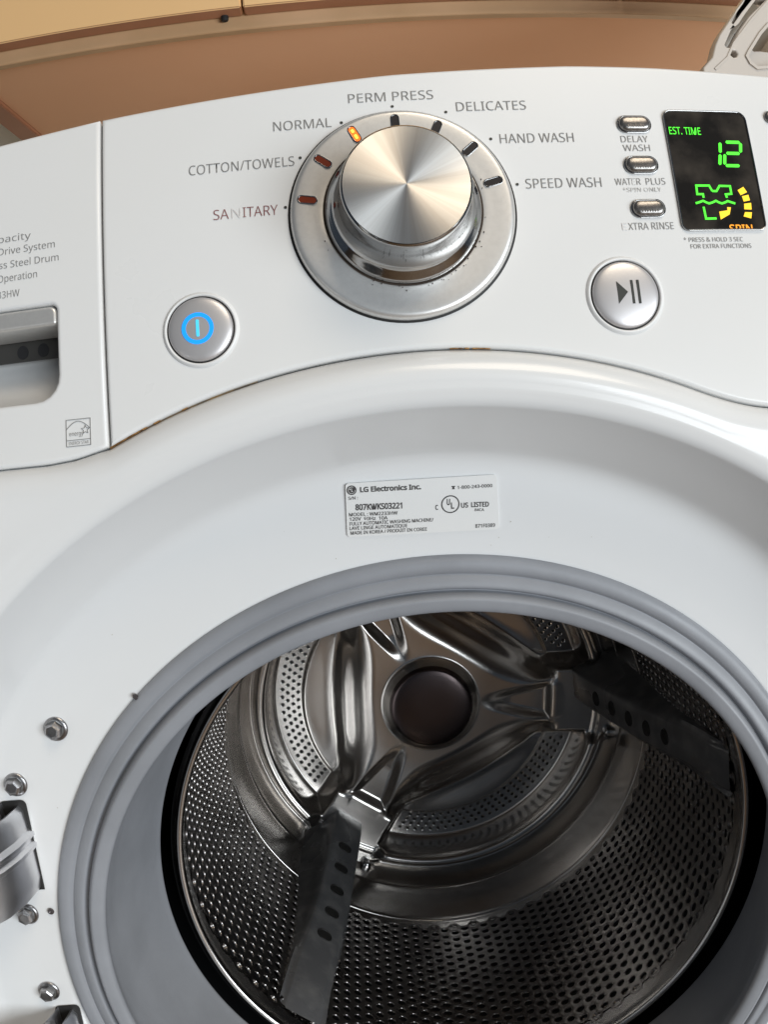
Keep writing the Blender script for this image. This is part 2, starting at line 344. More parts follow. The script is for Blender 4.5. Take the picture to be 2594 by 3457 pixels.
# ---- lettering round the dial
for s, x, v, wd, h, rot, mt in (
    ('PERM PRESS', -.0003, .0516, .0350, .0043, -.012, 'print_grey'), ('NORMAL', -.0373, .0416, .0237, .0043, -.012, 'print_grey'), ('COTTON/TOWELS', -.0630, .0256, .0429, .0043, -.010, 'print_grey'),
    ('DELICATES', .0407, .0449, .0292, .0043, -.010, 'print_grey'), ('HAND WASH', .0580, .0293, .0311, .0043, -.008, 'print_grey'), ('SPEED WASH', .0665, .0087, .0318, .0043, -.008, 'print_grey'),
    ('SA', -.0721, .0051, .0062, .0043, -.02, 'print_red'), ('N', -.0661, .0050, .0036, .0043, -.02, 'print_faint'), ('ITARY', -.0564, .0049, .0140, .0043, -.02, 'print_red'),
    ('DELAY', .0999, .0281, .0120, .0030, 0, 'print_grey'), ('WASH', .1002, .0240, .0119, .0030, 0, 'print_grey'),
    ('WAT', .0918, .0086, .0070, .0030, 0, 'print_grey'), ('ER', .0976, .0086, .0038, .0030, 0, 'print_worn'), ('PLUS', .1061, .0086, .0086, .0030, 0, 'print_grey'),
    ('*SPIN ONLY', .0996, .0049, .0168, .0018, 0, 'print_worn'), ('E', .0895, -.0112, .0022, .0031, 0, 'print_faint'), ('XTRA RINSE', .1010, -.0112, .0198, .0031, 0, 'print_grey'),
    ('* PRESS & HOLD 3 SEC', .1279, -.0175, .0270, .0019, 0, 'print_grey'), ('FOR EXTRA FUNCTIONS', .1309, -.0204, .0278, .0019, 0, 'print_grey')):
    lettering(s, x, v, wd, h, cp, MP, mt, rot, -.004 if h > .0025 else 0, label={'SA': 'red lettering', 'ITARY': 'red lettering', 'N': 'letter worn almost away', 'E': 'letter worn almost away'}.get(s))
dots = [(-.0463, .0054), (-.0391, .0265), (-.0214, .0409), (-.0001, .0468), (.0216, .0428), (.0387, .0295), (.0471, .0087)]
dm = shape([circle(0, 0, .00062, 12)], .0001, .0003)
for x, v in dots: link('marker_dot', dm, cp, MP @ Matrix.Translation((x, v, 0)), 'print_black')

# ---- cycle dial: silver ring, light windows, chrome knob
MD = MP @ Matrix.Translation((0, -.0008, 0))
dial = link('dial_ring', lathe_z(smooth_profile([(.0300, .0012), (.0310, .0030), (.0360, .0034), (.0412, .0036), (.0432, .0034), (.0443, .0024), (.0447, .0008)], 4), 128), wm, MD, 'satin_silver', 60)
link('ring_gap', lathe_z([(.0444, .0006), (.0456, .0001)], 96), dial, MD, 'black_gap')
win = [((-.0374, .0063), 'window_red_reflection'), ((-.0304, .0227), 'window_red_reflection'), ((-.0173, .0348), 'window_lit'), ((.0001, .0409), 'window_dark'), ((.018, .0372), 'window_dark'), ((.031, .0254), 'window_dark'), ((.0376, .0091), 'window_dark')]
for (x, v), mt in win:
    v += .0008
    a = math.atan2(v, x); rr = .0380
    Mw = MD @ Matrix.Translation((rr * math.cos(a), rr * math.sin(a), .0034)) @ Matrix.Rotation(a, 4, 'Z')
    pill = rrect(-.0036, -.00135, .0036, .00135, .0013)
    wd = link('light_window', shape([pill], -.0006, .00028), dial, Mw, mt, label={'window_lit': 'glowing orange cycle light', 'window_red_reflection': 'unlit cycle light with a painted red reflection'}.get(mt, 'unlit grey cycle light'))
    link('window_rim', shape(stroke(rrect(-.0038, -.00155, .0038, .00155, .0015), .0005, True), 0, .0005, .0001), dial, Mw, 'chrome')
    if mt == 'window_lit':
        link('lamp', shape([rrect(-.0024, -.0006, -.0002, .0006, .0005), rrect(.0008, -.0006, .0024, .0006, .0005)], .0003, .0004), dial, Mw, 'window_core')
knob = link('cycle_knob', lathe_z(smooth_profile([(.0308, .0020), (.0309, .0036), (.0304, .0052), (.0290, .0068), (.0272, .0088), (.0258, .0118), (.0250, .0160), (.0247, .0210), (.0246, .0250), (.0245, .0272)], 5) + [(.0243, .0280), (.0237, .0284)], 128), wm, MD, 'chrome', 70)
link('knob_face', lathe_z([(.0236, .0281), (.0235, .0286), (.018, .02862), (.012, .02864), (.006, .02865), (.0001, .02865)], 128), knob, MD, 'spun_metal', 30)
link('knob_gap', lathe_z([(.0306, .0031), (.0316, .0034)], 96), knob, MD, 'grime')
gr = []
for k in range(26):
    a = random.gauss(-70, 45); rr = .0318 + abs(random.gauss(0, .0013)); s = random.uniform(.00010, .0003)
    gr.append(shape([circle(rr * math.cos(R(a)), rr * math.sin(R(a)), s, 6, s * random.uniform(.5, 1.2))], .0033, .00375))
link('grime', join(gr), dial, MD, 'grime', kind='stuff')

# ---- power and start buttons
def button(name, x, v, r):
    M = MP @ Matrix.Translation((x, v, 0))
    b = link(name, lathe_z(smooth_profile([(r, -.001), (r, .0006), (r * .965, .0015), (r * .80, .0022), (r * .45, .0027), (.0001, .0029)], 4), 64), wm, M, 'silver_button', 60)
    link('button_gap', lathe_z([(r * .98, .0003), (r * 1.055, .0003)], 64), b, M, 'black_gap')
    link('button_collar', lathe_z(smooth_profile([(r * 1.045, .0001), (r * 1.06, .0008), (r * 1.10, .0011), (r * 1.15, .0007), (r * 1.19, .0000)], 3), 64), b, M, 'white_panel', 60)
    return b, M
b, M = button('power_button', -.0825, -.0416, .0128)
link('power_symbol', shape([circle(-.0008, 0, .0063, 40), circle(-.0008, 0, .0047, 40)], .0024, .00285), b, M, 'lit_blue', label='glowing blue ring')
link('power_symbol', shape([rrect(-.0014, -.0033, -.0002, .0034, .0004)], .0028, .00305), b, M, 'lit_cyan', label='glowing blue bar')
b, M = button('start_button', .0856, -.0402, .0138)
for i, lp in enumerate(([(-.0039, .0051), (.0004, .0006), (-.0039, -.0041)], [(.0019, .0054), (.0029, .0054), (.0029, -.0043), (.0019, -.0043)], [(.0045, .0054), (.0055, .0054), (.0055, -.0043), (.0045, -.0043)])):
    link('start_symbol', shape([lp], .0025, .00300 if i else .00295), b, M, 'print_black')
# ---- option buttons
for v in (.0349, .0160, -.0036):
    M = MP @ Matrix.Translation((.1008, v, 0))
    bm = bmesh.new(); rings = []
    for s, z in ((1.0, 0), (1.0, .0009), (.93, .0017), (.78, .0022), (.5, .0025)):
        o = .0036 * (1 - s)
        rings.append([bm.verts.new((x, y, z)) for x, y in rrect(-.0070 + o, -.0035 + o, .0070 - o, .0035 - o, .00345 - o)])
    for a, c in zip(rings, rings[1:]):
        for k in range(len(a)): bm.faces.new((a[k], a[(k + 1) % len(a)], c[(k + 1) % len(a)], c[k]))
    bm.faces.new(rings[-1])
    b = link('option_button', bm_mesh(bm), wm, M, 'pill_button', 70)
    link('button_rim', shape(stroke(rrect(-.0073, -.0038, .0073, .0038, .0037), .0007, True), 0, .0008, .0002), b, M, 'chrome', 60)
    link('button_highlight', shape([rrect(-.0048, .0006, .0030, .0019, .0006)], .0020, .00245), b, M, 'chrome')  # chrome strip put in as the highlight on the button's upper half
    link('button_marks', join([shape([rrect(-.0036 + .0011 * k, -.0022, -.0030 + .0011 * k, -.0010 + .0003 * (k % 2), .0001)], .002, .00255) for k in range(7)]), b, M, 'pill_button')
# small round lamp right of the display
M = MP @ Matrix.Translation((.1660, .0397, 0))
link('indicator_lamp', lathe_z(smooth_profile([(.0032, 0), (.0030, .0010), (.0020, .0018), (.0001, .0021)], 3), 32), wm, M, 'pill_button', 60)

# ---- display
disp = link('display_window', shape([rrect(.1148, -.0134, .1528, .0413, [.003, .003, .004, .003])], -.002, .0006, .0003), wm, MP, 'display_glass', 40)
link('display_rim', shape(stroke(rrect(.1146, -.0136, .1530, .0415, [.0032, .0032, .0042, .0032]), .0006, True), 0, .0011, .0002), disp, MP, 'chrome', 60)
HZ = (.0006, .0008)
def seg(a, b, wd=.0014):
    a = Vector(a); b = Vector(b); d = (b - a).normalized(); n = Vector((-d.y, d.x)) * wd / 2
    return [tuple(q) for q in (a - d * 0, a + d * wd * .4 + n, b - d * wd * .4 + n, b, b - d * wd * .4 - n, a + d * wd * .4 - n)]
for a, c in (((.1386, .0266), (.1378, .0216)), ((.1376, .0210), (.1365, .0159)), ((.1412, .0268), (.1482, .0268)), ((.1484, .0266), (.1475, .0219)), ((.1405, .0215), (.1471, .0215)), ((.1398, .0211), (.1388, .0161)), ((.1391, .0157), (.1459, .0157))):
    link('digit_segment', shape([seg(a, c)], *HZ), disp, MP, 'lit_green')
lettering('EST. TIME', .1232, .0318, .0145, .0034, disp, MP, 'lit_green', -.01, .004, .0008, label='glowing green lettering')
for pts in ([(.1307, .0039), (.1327, .0039), (.1345, .0063), (.1394, .0062), (.1394, .0027), (.1367, .0024), (.1370, .0009)], [(.1307, .0039), (.1297, .0064), (.1238, .0064), (.1236, .0025), (.1262, .0025), (.1262, .0009)],
            [(.1222, -.0016), (.1240, -.0011), (.1257, -.0005), (.1270, -.0012), (.1283, -.0017), (.1300, -.0012), (.1316, -.0005), (.1328, -.0012), (.1342, -.0017), (.1358, -.0012), (.1371, -.0006), (.1387, -.0012), (.1404, -.0017)],
            [(.1255, -.0032), (.1257, -.0085), (.1305, -.0084)]):
    link('garment_icon', shape(stroke(pts, .0009), *HZ), disp, MP, 'lit_green')
for q in ([(.1323, -.0054), (.1363, -.0048), (.1363, -.0034), (.138, -.0035), (.1369, -.0066), (.1324, -.0089)], [(.1427, .0044), (.1456, .0059), (.1469, .0035), (.1437, .0021)], [(.1442, .0016), (.1473, .0023), (.1476, -.0002), (.1446, -.0008)],
          [(.1446, -.0018), (.1479, -.0014), (.1476, -.0044), (.1442, -.0043)], [(.1443, -.0056), (.1475, -.0057), (.1467, -.0084), (.1433, -.0075)]):
    link('level_bar', shape([q], *HZ), disp, MP, 'lit_amber')
me = text_mesh('SPIN', .0108, .0034, .012); me.transform(Matrix.Translation((.1411, -.0130, .0008)))
bm = bmesh.new(); bm.from_mesh(me); bmesh.ops.bisect_plane(bm, geom=bm.verts[:] + bm.edges[:] + bm.faces[:], plane_co=(0, -.0129, 0), plane_no=(0, -1, 0), clear_outer=True); bm.to_mesh(me); bm.free()
link('lettering', me, disp, MP, 'lit_orange', label='amber lettering cut by the window edge')

# ---- front cover: door surround, ridge, recess and flat front, one swept surface
TH = np.radians(np.concatenate([np.linspace(90, 450, 361)[:-1]]))
inner = [(.1985, .012), (.1990, .002), (.2000, -.0035), (.2030, -.0046), (.2100, -.0055), (.2200, -.0070), (.2300, -.0086), (.2380, -.0098), (.2425, -.0112), (.2458, -.0136), (.2480, -.0168), (.2500, -.0205), (.2535, -.0272), (.2572, -.0342), (.2610, -.0414), (.2638, -.0468), (.2652, -.0496), (.2664, -.0511), (.2686, -.0524), (.2725, -.0536)]
inner = smooth_profile(inner, 3)
def panel_low(x):
    if x < -.1222: return dlow(x)
    if x < x1: return arc_v(x)
    return flare(x)
def bound(th):          # outer border of the cover in direction th: just under the panel's lower edge
    c, s = math.cos(th), math.sin(th); best = 9
    for nx, nz, d in ((1, 0, .28), (-1, 0, .28), (0, -1, .60)):
        k = c * nx + s * nz
        if k > 1e-6: best = min(best, d / k)
    if s > 0:
        lo, hi = .26, .70
        for _ in range(40):
            m = (lo + hi) / 2
            if m * s - (K.z + U.z * (panel_low(max(min(m * c, .279), -.279)) - .0011)) > 0: hi = m
            else: lo = m
        best = min(best, lo)
    return best
P = []
for th in TH:
    c, s = math.cos(th), math.sin(th)
    rb = bound(th); row = [(r * c, y, r * s) for r, y in inner]
    zb = rb * s
    yb = K.y + U.y * ((zb - K.z) / U.z) + .0015 if s > 0 else -.050 + .006
    yb = yb if s > .75 else (-.046 if s <= .4 else yb * (s - .4) / .35 + -.046 * (1 - (s - .4) / .35))
    r0, y0 = inner[-1]; span = rb - r0
    roll = min(.013, span * .8)                               # the border rolls back over the last centimetre
    for t in (.2, .4, .6, .8, 1.0):
        r = r0 + (span - roll) * t; e = min((r - r0) / .010, 1)
        row.append((r * c, y0 - .0010 * e, r * s))
    for t in (.2, .4, .6, .75, .88, 1.0):
        r = rb - roll + roll * t
        row.append((r * c, (y0 - .0010) + (yb - y0 + .0010) * (1 - math.sqrt(max(1 - t * t, 0))), r * s))
    row.append((rb * 1.001 * c, yb + .006, rb * 1.001 * s)); row.append((rb * 1.001 * c, yb + .020, rb * 1.001 * s))
    P.append(row)
fc = link('front_cover', grid_mesh(P, True), wm, Matrix(), 'white_enamel', 50)
# seal strip with rust in the joint between panel and cover
P = []
for x in np.linspace(-.1222, .275, 140):
    v = panel_low(x); P.append([tuple(pan(x, v + .0012, -.0042)), tuple(pan(x, v - .0016, -.0042))])
link('joint_seal', grid_mesh(P), fc, Matrix(), 'rust_seal')
P = [[tuple(pan(x, arc_v(x) + .0006, -.0024)), tuple(pan(x, arc_v(x) - .0004 - .0011 * k, -.0020))] for x, k in ((xx, max(0, min(1, (-.062 - xx) / .05)) * random.uniform(.75, 1.1)) for xx in np.linspace(-.1218, -.062, 60))]
mat('rust_film', (0.34, 0.22, 0.10), .85, noise=(160, (0.17, 0.14, 0.11), .40, .62))
link('rust_film', grid_mesh(P), fc, Matrix(), 'rust_film')
rm = []
for k in range(34):                                            # rust crumbs along the left end and the crown
    x = random.choice([-.1205 + abs(random.gauss(0, .018)), -.1205 + abs(random.gauss(0, .008)), -.1205 + abs(random.gauss(0, .006)), random.gauss(.018, .005)]); v = arc_v(x)
    a = math.atan2(x, .2885)
    m = shape([circle(0, 0, random.uniform(.0006, .0019), 9, random.uniform(.00012, .0003))], -.0006, .0001)
    m.transform(Matrix.Translation((x, v - .0002, -.0012)) @ Matrix.Rotation(-a + random.uniform(-.06, .06), 4, 'Z')); rm.append(m)
mat('rust', (0.42, 0.22, 0.07), .9, noise=(500, (0.20, 0.10, 0.04), .4, .6))
link('rust', join(rm), fc, MP, 'rust', kind='stuff')

sp = []
for k in range(14):
    a = R(random.uniform(55, 185)); rr = random.uniform(.204, .240); x, z = rr * math.cos(a), rr * math.sin(a); e = random.uniform(.00012, .0003)
    n = 7; y = float(np.interp(rr, [q_[0] for q_ in inner][6:], [q_[1] for q_ in inner][6:])) - .00025
    sp.append(mesh([(x + e * math.cos(2 * math.pi * i / n), y, z + e * random.uniform(.7, 1.2) * math.sin(2 * math.pi * i / n)) for i in range(n)], [tuple(range(n))]))
mat('dried_splash', (0.50, 0.47, 0.42), .7)
link('dried_splash', join(sp), fc, Matrix(), 'dried_splash', kind='stuff')

# ---- machine body
link('top_deck', box(-.278, .278, -.0065, .60, .36, .398, .004), wm, Matrix(), 'white_enamel', 40)
for sx in (-1, 1):
    link('side_panel', box(min(sx * .2795, sx * .2725), max(sx * .2795, sx * .2725), -.02, .60, FLOOR + .02, .358, .002), wm, Matrix(), 'white_enamel', 40)
link('back_panel', box(-.27, .27, .592, .5995, FLOOR + .02, .358, 0), wm, Matrix(), 'stainless_dark')

# ---- rating label on the door surround
def annp(x, z): return (x, -.0046 - .17 * (z - .203) / 1.0 * 1.0, z)
ta = math.atan(.17)
ML = Matrix(((1, 0, 0, 0), (0, -math.sin(ta), -math.cos(ta), -.0046 - .00045), (0, math.cos(ta), -math.sin(ta), .203), (0, 0, 0, 1)))
def q(x, z): return (x, (z - .203) / math.cos(ta))
lab_out = []
for (cx, cz), d in zip(((-.0333, .2126), (.0331, .2103), (.0328, .2346), (-.0322, .2361)), ((1, 1), (-1, 1), (-1, -1), (1, -1))):
    a, c = q(cx, cz); n = [(a + d[0] * .0014 * (1 - math.cos(t)), c + d[1] * .0014 * (1 - math.sin(t))) for t in np.linspace(0, math.pi / 2, 5)]
    lab_out += n if d in ((1, 1), (-1, -1)) else n[::-1]
lab = link('rating_label', shape([lab_out], -.0004, .0003), wm, ML, 'label_paper')
LR = -.024
def lt(s, xl, zl, xr, zr, h, mt='label_ink', bold=.010):
    a, c = q(xl, zl), q(xr, zr)
    return lettering(s, (a[0] + c[0]) / 2, (a[1] + c[1]) / 2, c[0] - a[0], h, lab, ML, mt, math.atan2(c[1] - a[1], c[0] - a[0]), bold, .00045)
lt('LG Electronics Inc.', -.0261, .2330, .0000, .2321, .0021, bold=.028)
lt('S/N :', -.0314, .2297, -.0273, .2296, .0013)
lt('807KWKS03221', -.0287, .2255, -.0086, .2246, .0025, bold=.024)
lt('MODEL : WM2233HW', -.0317, .2225, -.0108, .2215, .0015)
lt('120V  60Hz  10A', -.0317, .2205, -.0152, .2197, .0015)
lt('FULLY AUTOMATIC WASHING MACHINE/', -.0318, .2184, .0045, .2171, .0015)
lt('LAVE LINGE AUTOMATIQUE', -.0320, .2164, -.0070, .2155, .0015)
lt('MADE IN KOREA / PRODUIT EN COREE', -.0318, .2143, .0014, .2132, .0015)
lt('1-800-243-0000', .0156, .2304, .0308, .2300, .0014)
lt('C', .0056, .2224, .0068, .2224, .0020, bold=.022)
lt('US', .0168, .2224, .0199, .2223, .0021, bold=.022)
lt('LISTED', .0212, .2223, .0290, .2219, .0021, bold=.022)
lt('84CA', .0226, .2199, .0268, .2196, .0012)
lt('871F0389', .0226, .2126, .0313, .2123, .0016)
lt('U', .0107, .2244, .0121, .2243, .0026, bold=.024)
lt('L', .0124, .2226, .0138, .2226, .0026, bold=.024)
cu_ = q(.0122, .2233)
link('certification_mark', shape([circle(*cu_, .0040, 40), circle(*cu_, .0035, 40)], .0003, .00045), lab, ML, 'label_ink')
tp = q(.0139, .2305)
link('phone_icon', join([shape([[(tp[0] - .0008, tp[1] + .0003), (tp[0] + .0008, tp[1] + .0003), (tp[0] + .0008, tp[1] + .0007), (tp[0] - .0008, tp[1] + .0007)]], .0003, .00045), shape([[(tp[0] - .0003, tp[1] + .0003), (tp[0] + .0003, tp[1] + .0003), (tp[0] + .0006, tp[1] - .0007), (tp[0] - .0006, tp[1] - .0007)]], .0003, .00047)]), lab, ML, 'label_ink')
lg = q(-.0297, .2331)
lo = link('maker_emblem', shape([circle(*lg, .0021, 32)], .0003, .00045), lab, ML, 'label_ink')
ink = [shape([circle(lg[0] - .0007, lg[1] + .0005, .00025, 10)], .0004, .00055), shape(stroke([(lg[0], lg[1] + .0008), (lg[0], lg[1] - .0006), (lg[0] + .0005, lg[1] - .0006)], .00022), .0004, .00055),
       shape(stroke([(lg[0] + .0015 * math.cos(R(a)), lg[1] + .0015 * math.sin(R(a))) for a in range(60, 361, 20)], .00016), .0004, .00055)]
link('emblem_mark', join(ink), lab, ML, 'label_paper')

# ---- grey rubber door gasket
prof = smooth_profile([(.2012, -.0005), (.2006, -.0052), (.1985, -.0074), (.1955, -.0077), (.1934, -.0069), (.1923, -.0057), (.1912, -.0063), (.1890, -.0073), (.1868, -.0075), (.1857, -.0064), (.1850, -.0038), (.1843, -.0048),
                       (.1832, -.0078), (.1818, -.0094), (.1800, -.0092), (.1775, -.0084), (.1758, -.0072), (.1752, -.0055), (.1757, -.0035), (.1775, .004), (.1800, .014), (.1825, .028), (.1850, .045), (.1875, .064), (.1890, .078), (.1892, .0835), (.1900, .0865), (.1925, .0885)], 3)
def gasket_mesh(pr, seg):                                        # the bellows runs from the cover to the drum, which sits a little off axis
    P = []
    for i in range(seg):
        t = 2 * math.pi * i / seg; row = []
        for r, y in pr:
            k = min(max(y, 0) / .085, 1.0); row.append((r * math.cos(t) + .0229 * k, y, r * math.sin(t) - .0071 * k))
        P.append(row)
    return grid_mesh(P, True)
gk = link('door_gasket', gasket_mesh(prof, 220), wm, Matrix(), 'gasket_rubber', 75)
link('gasket_back', gasket_mesh([(.1924, .0884), (.200, .093), (.226, .092)], 120), gk, Matrix(), 'dark_rubber', 75)
for a in (132.9, -161):
    bmx = box(-.0011, .0011, -.0070, -.0050, .1990, .2022, .0005)
    link('gasket_tab', bmx, gk, Matrix.Rotation(-R(a - 90), 4, 'Y'), 'screw_dark', 50)

# ---- bolts and hinge on the left of the opening
IR = np.array([q_[0] for q_ in inner]); IY = np.array([q_[1] for q_ in inner])
def cover_y(x, z): return float(np.interp(math.hypot(x, z), IR[2:], IY[2:]))
def bolt(x, z, s=1.0, rot=0):
    M = Matrix.Translation((x, cover_y(x, z) + .0002, z)) @ Matrix.Rotation(R(90), 4, 'X') @ Matrix.Rotation(rot, 4, 'Z') @ Matrix.Scale(s, 4)
    b = link('bolt', lathe_z(smooth_profile([(.0062, 0), (.0062, .0007), (.0056, .0013), (.0046, .0016)], 2), 28), wm, M, 'bolt_metal', 50)
    bm = bmesh.new(); bot = [bm.verts.new((.0043 * math.cos(R(60 * k)), .0043 * math.sin(R(60 * k)), .0015)) for k in range(6)]
    top = [bm.verts.new((.0041 * math.cos(R(60 * k)), .0041 * math.sin(R(60 * k)), .0052)) for k in range(6)]
    t2 = [bm.verts.new((.0032 * math.cos(R(60 * k)), .0032 * math.sin(R(60 * k)), .0058)) for k in range(6)]
    t3 = [bm.verts.new((.0024 * math.cos(R(60 * k)), .0024 * math.sin(R(60 * k)), .00565)) for k in range(6)]
    for A, B in ((bot, top), (top, t2), (t2, t3)):
        for k in range(6): bm.faces.new((A[k], A[(k + 1) % 6], B[(k + 1) % 6], B[k]))
    bm.faces.new(t3)
    link('bolt_head', bm_mesh(bm), b, M, 'bolt_metal')
for x, z, r_ in ((-.1777, .1340, .3), (-.2034, .1066, .1), (-.2146, .0324, .5), (-.2146, -.0173, .2)): bolt(x, z, 1, r_)
link('screw', lathe_z([(.0018, 0), (.0017, .0006), (.0009, .0008), (.0001, .0003)], 14), wm, Matrix.Translation((-.1994 - .0022, -.0056, .0333)) @ Matrix.Rotation(R(90), 4, 'X'), 'screw_dark', 40)
MS = Matrix(((1, 0, 0, 0), (0, 0, -1, -.0060), (0, 1, 0, 0), (0, 0, 0, 1)))
def hinge(dz, dx):
    R0, R1 = [], []
    for t in list(np.linspace(0, .94, 8)) + [.96, .975, .985, .993, 1.0]:                              # dark rectangular cut-out, upper corners rounded
        z = .0465 + .0517 * t; k = .0026 * (1 - math.sqrt(max(1 - (max(t - .94, 0) / .06) ** 2, 0)))
        R0.append((-.2140 + k + dx, z + dz)); R1.append((-.2018 + .0016 * t - k + dx, z + dz))
    s = link('hinge_slot', grid_mesh([[(a[0] + (b[0] - a[0]) * u, cover_y(a[0] + (b[0] - a[0]) * u, a[1]) - .0006, a[1]) for u in (0, .25, .5, .75, 1)] for a, b in zip(R0, R1)]), wm, Matrix(), 'black_gap')
    path = [(-.2050, .004), (-.2052, -.010), (-.2068, -.022), (-.2105, -.034), (-.2170, -.044), (-.2270, -.052), (-.2430, -.057), (-.2800, -.060)]
    sec = [(-.0010, .0465), (.0012, .0480), (.0028, .055), (.0030, .0705), (.0048, .0720), (.0050, .0740), (.0032, .0755), (.0032, .0770), (.0050, .0785), (.0050, .0800), (.0028, .0822), (.0024, .0920), (.0006, .0952), (-.0010, .0945), (-.0024, .0910), (-.0026, .050)]
    P = []
    for i, (x, y) in enumerate(path):
        a = Vector(path[max(i - 1, 0)]); b = Vector(path[min(i + 1, len(path) - 1)]); d = (b - a).normalized(); n = Vector((-d.y, d.x))
        if n.x < 0: n = -n
        taper = 1.0
        P.append([(x + dx + n.x * u, y + n.y * u, z + dz) for u, z in sec + sec[:1]])
    link('hinge_pin', lathe_z([(.0001, .0975), (.0030, .0972), (.0034, .0962), (.0034, .0440), (.0001, .0438)], 20), s, Matrix.Translation((-.2125 + dx, -.0205, dz)), 'bolt_metal', 40)
    P2 = []
    for i, (x, y) in enumerate([(-.2105, .002), (-.2130, -.014), (-.2165, -.026), (-.2230, -.036), (-.2330, -.044), (-.2600, -.050)]):
        P2.append([(x + dx, y + u, z + dz) for u, z in ((0, .060), (0, .0965), (.0016, .0975), (.0022, .0965), (.0022, .060), (0, .060))])
    link('hinge_plate', grid_mesh(P2), s, Matrix(), 'hinge_metal', 28)
    link('hinge_arm', grid_mesh(P), s, Matrix(), 'hinge_metal', 28)
hinge(0, 0); hinge(-.1255, .0002)

# ---- the open door, swung to the left beside the opening
MDo = Matrix(((0, 0, 1, -.292), (-1, 0, 0, -.305), (0, 1, 0, .025), (0, 0, 0, 1)))      # x towards the room, y up, z towards the opening
door = link('door', lathe_z(smooth_profile([(.150, .012), (.165, .016), (.190, .017), (.215, .014), (.228, .006), (.233, -.008), (.230, -.030), (.215, -.046), (.180, -.055), (.150, -.058)], 3), 96), wm, MDo, 'white_enamel', 60)
link('door_glass', lathe_z(smooth_profile([(.152, .012), (.150, .030), (.146, .052), (.135, .066), (.110, .074), (.060, .078), (.0005, .079)], 3), 96), door, MDo, 'door_glass', 60)
link('door_cover', lathe_z([(.152, -.057), (.10, -.060), (.0005, -.061)], 96), door, MDo, 'display_glass', 60)

# ================================================================== DRUM
DT = .0284
AX = Vector((0, math.cos(DT), -math.sin(DT))); UP = Vector((0, math.sin(DT), math.cos(DT)))
MDR = Matrix(((1, AX.x, UP.x, .0229), (0, AX.y, UP.y, 0), (0, AX.z, UP.z, -.0047), (0, 0, 0, 1)))   # local: x, depth, up
RD = .1803
tub = link('outer_tub', lathe_y([(.224, .088), (.224, .44), (.001, .44)], 80), wm, MDR, 'tub_plastic', 40)
# perforated wall: hexagonal cells, each with a round hole and a drawn-in lip
ncol = 128; pitch = 2 * math.pi / ncol; a_y = .0102; y_a, y_b = .1165, .3030
hw = 2 * math.pi * RD / ncol
V, F = [], []
def wallpt(s, y, r): t = s / RD; return (r * math.cos(t), y, r * math.sin(t))
nrow = int((y_b - y_a) / a_y)
pr = .0030
for cidx in range(ncol):
    for k in range(nrow + 1):
        s0 = cidx * hw; y0 = y_a + a_y * (k + .5 * (cidx % 2)) + .002
        if y0 + a_y * .6 > y_b: continue
        e = a_y / math.sqrt(3) * (hw / (a_y * .8660254))
        base = len(V)
        hexp = []
        hx = [(2 / 3 * hw, 0), (1 / 3 * hw, a_y / 2), (-1 / 3 * hw, a_y / 2), (-2 / 3 * hw, 0), (-1 / 3 * hw, -a_y / 2), (1 / 3 * hw, -a_y / 2)]
        for i in range(6):
            p_, q_ = hx[i], hx[(i + 1) % 6]; hexp += [p_, ((p_[0] + q_[0]) / 2, (p_[1] + q_[1]) / 2)]
        for (u, v_) in hexp: V.append(wallpt(s0 + u, y0 + v_, RD))
        for rad, rr in ((1.08, RD - .0001), (1.0, RD + .0003), (.97, RD + .0009)):
            for i in range(12):
                t = math.atan2(hexp[i][1], hexp[i][0]); V.append(wallpt(s0 + pr * rad * math.cos(t), y0 + pr * rad * math.sin(t), rr))
        for ring in range(3):
            for i in range(12):
                j = (i + 1) % 12; F.append((base + ring * 12 + i, base + ring * 12 + j, base + ring * 12 + 12 + j, base + ring * 12 + 12 + i))
me = mesh(V, F)
dw = link('drum_wall', me, wm, MDR, 'perforated_steel', 40)
link('front_rim', lathe_y(smooth_profile([(RD + .0015, .124), (RD + .0008, .120), (RD - .0002, .112), (RD - .0012, .104), (RD - .0022, .0985), (RD - .0020, .0958), (RD - .0002, .0945), (RD + .0020, .0952), (RD + .0030, .098), (RD + .0035, .106)], 4), 180), dw, MDR, 'stainless', 60)
link('wall_backing', lathe_y([(RD + .006, .10), (RD + .006, .31)], 96), dw, MDR, 'tub_plastic', 60)
# rear shell: seam, rounded corner, bright rib, recess
SHELL = [(RD + .0012, .2930), (RD + .0006, .2980), (RD - .0002, .3030), (RD + .0006, .3045), (RD - .0004, .3065), (.1796, .3215), (.1788, .3430), (.1780, .3570), (.1768, .3600)]
rp = link('rear_shell', lathe_y(smooth_profile(SHELL, 4), 220), wm, MDR, 'stainless', 60)
OUTER = smooth_profile([(.1768, .3600), (.1764, .3690), (.1748, .3800), (.1724, .3878), (.1700, .3895), (.1675, .3850), (.1640, .3790), (.1602, .3772), (.1566, .3788), (.1538, .3850), (.1524, .3960), (.1518, .4080), (.1508, .4160), (.1490, .4182)], 6)
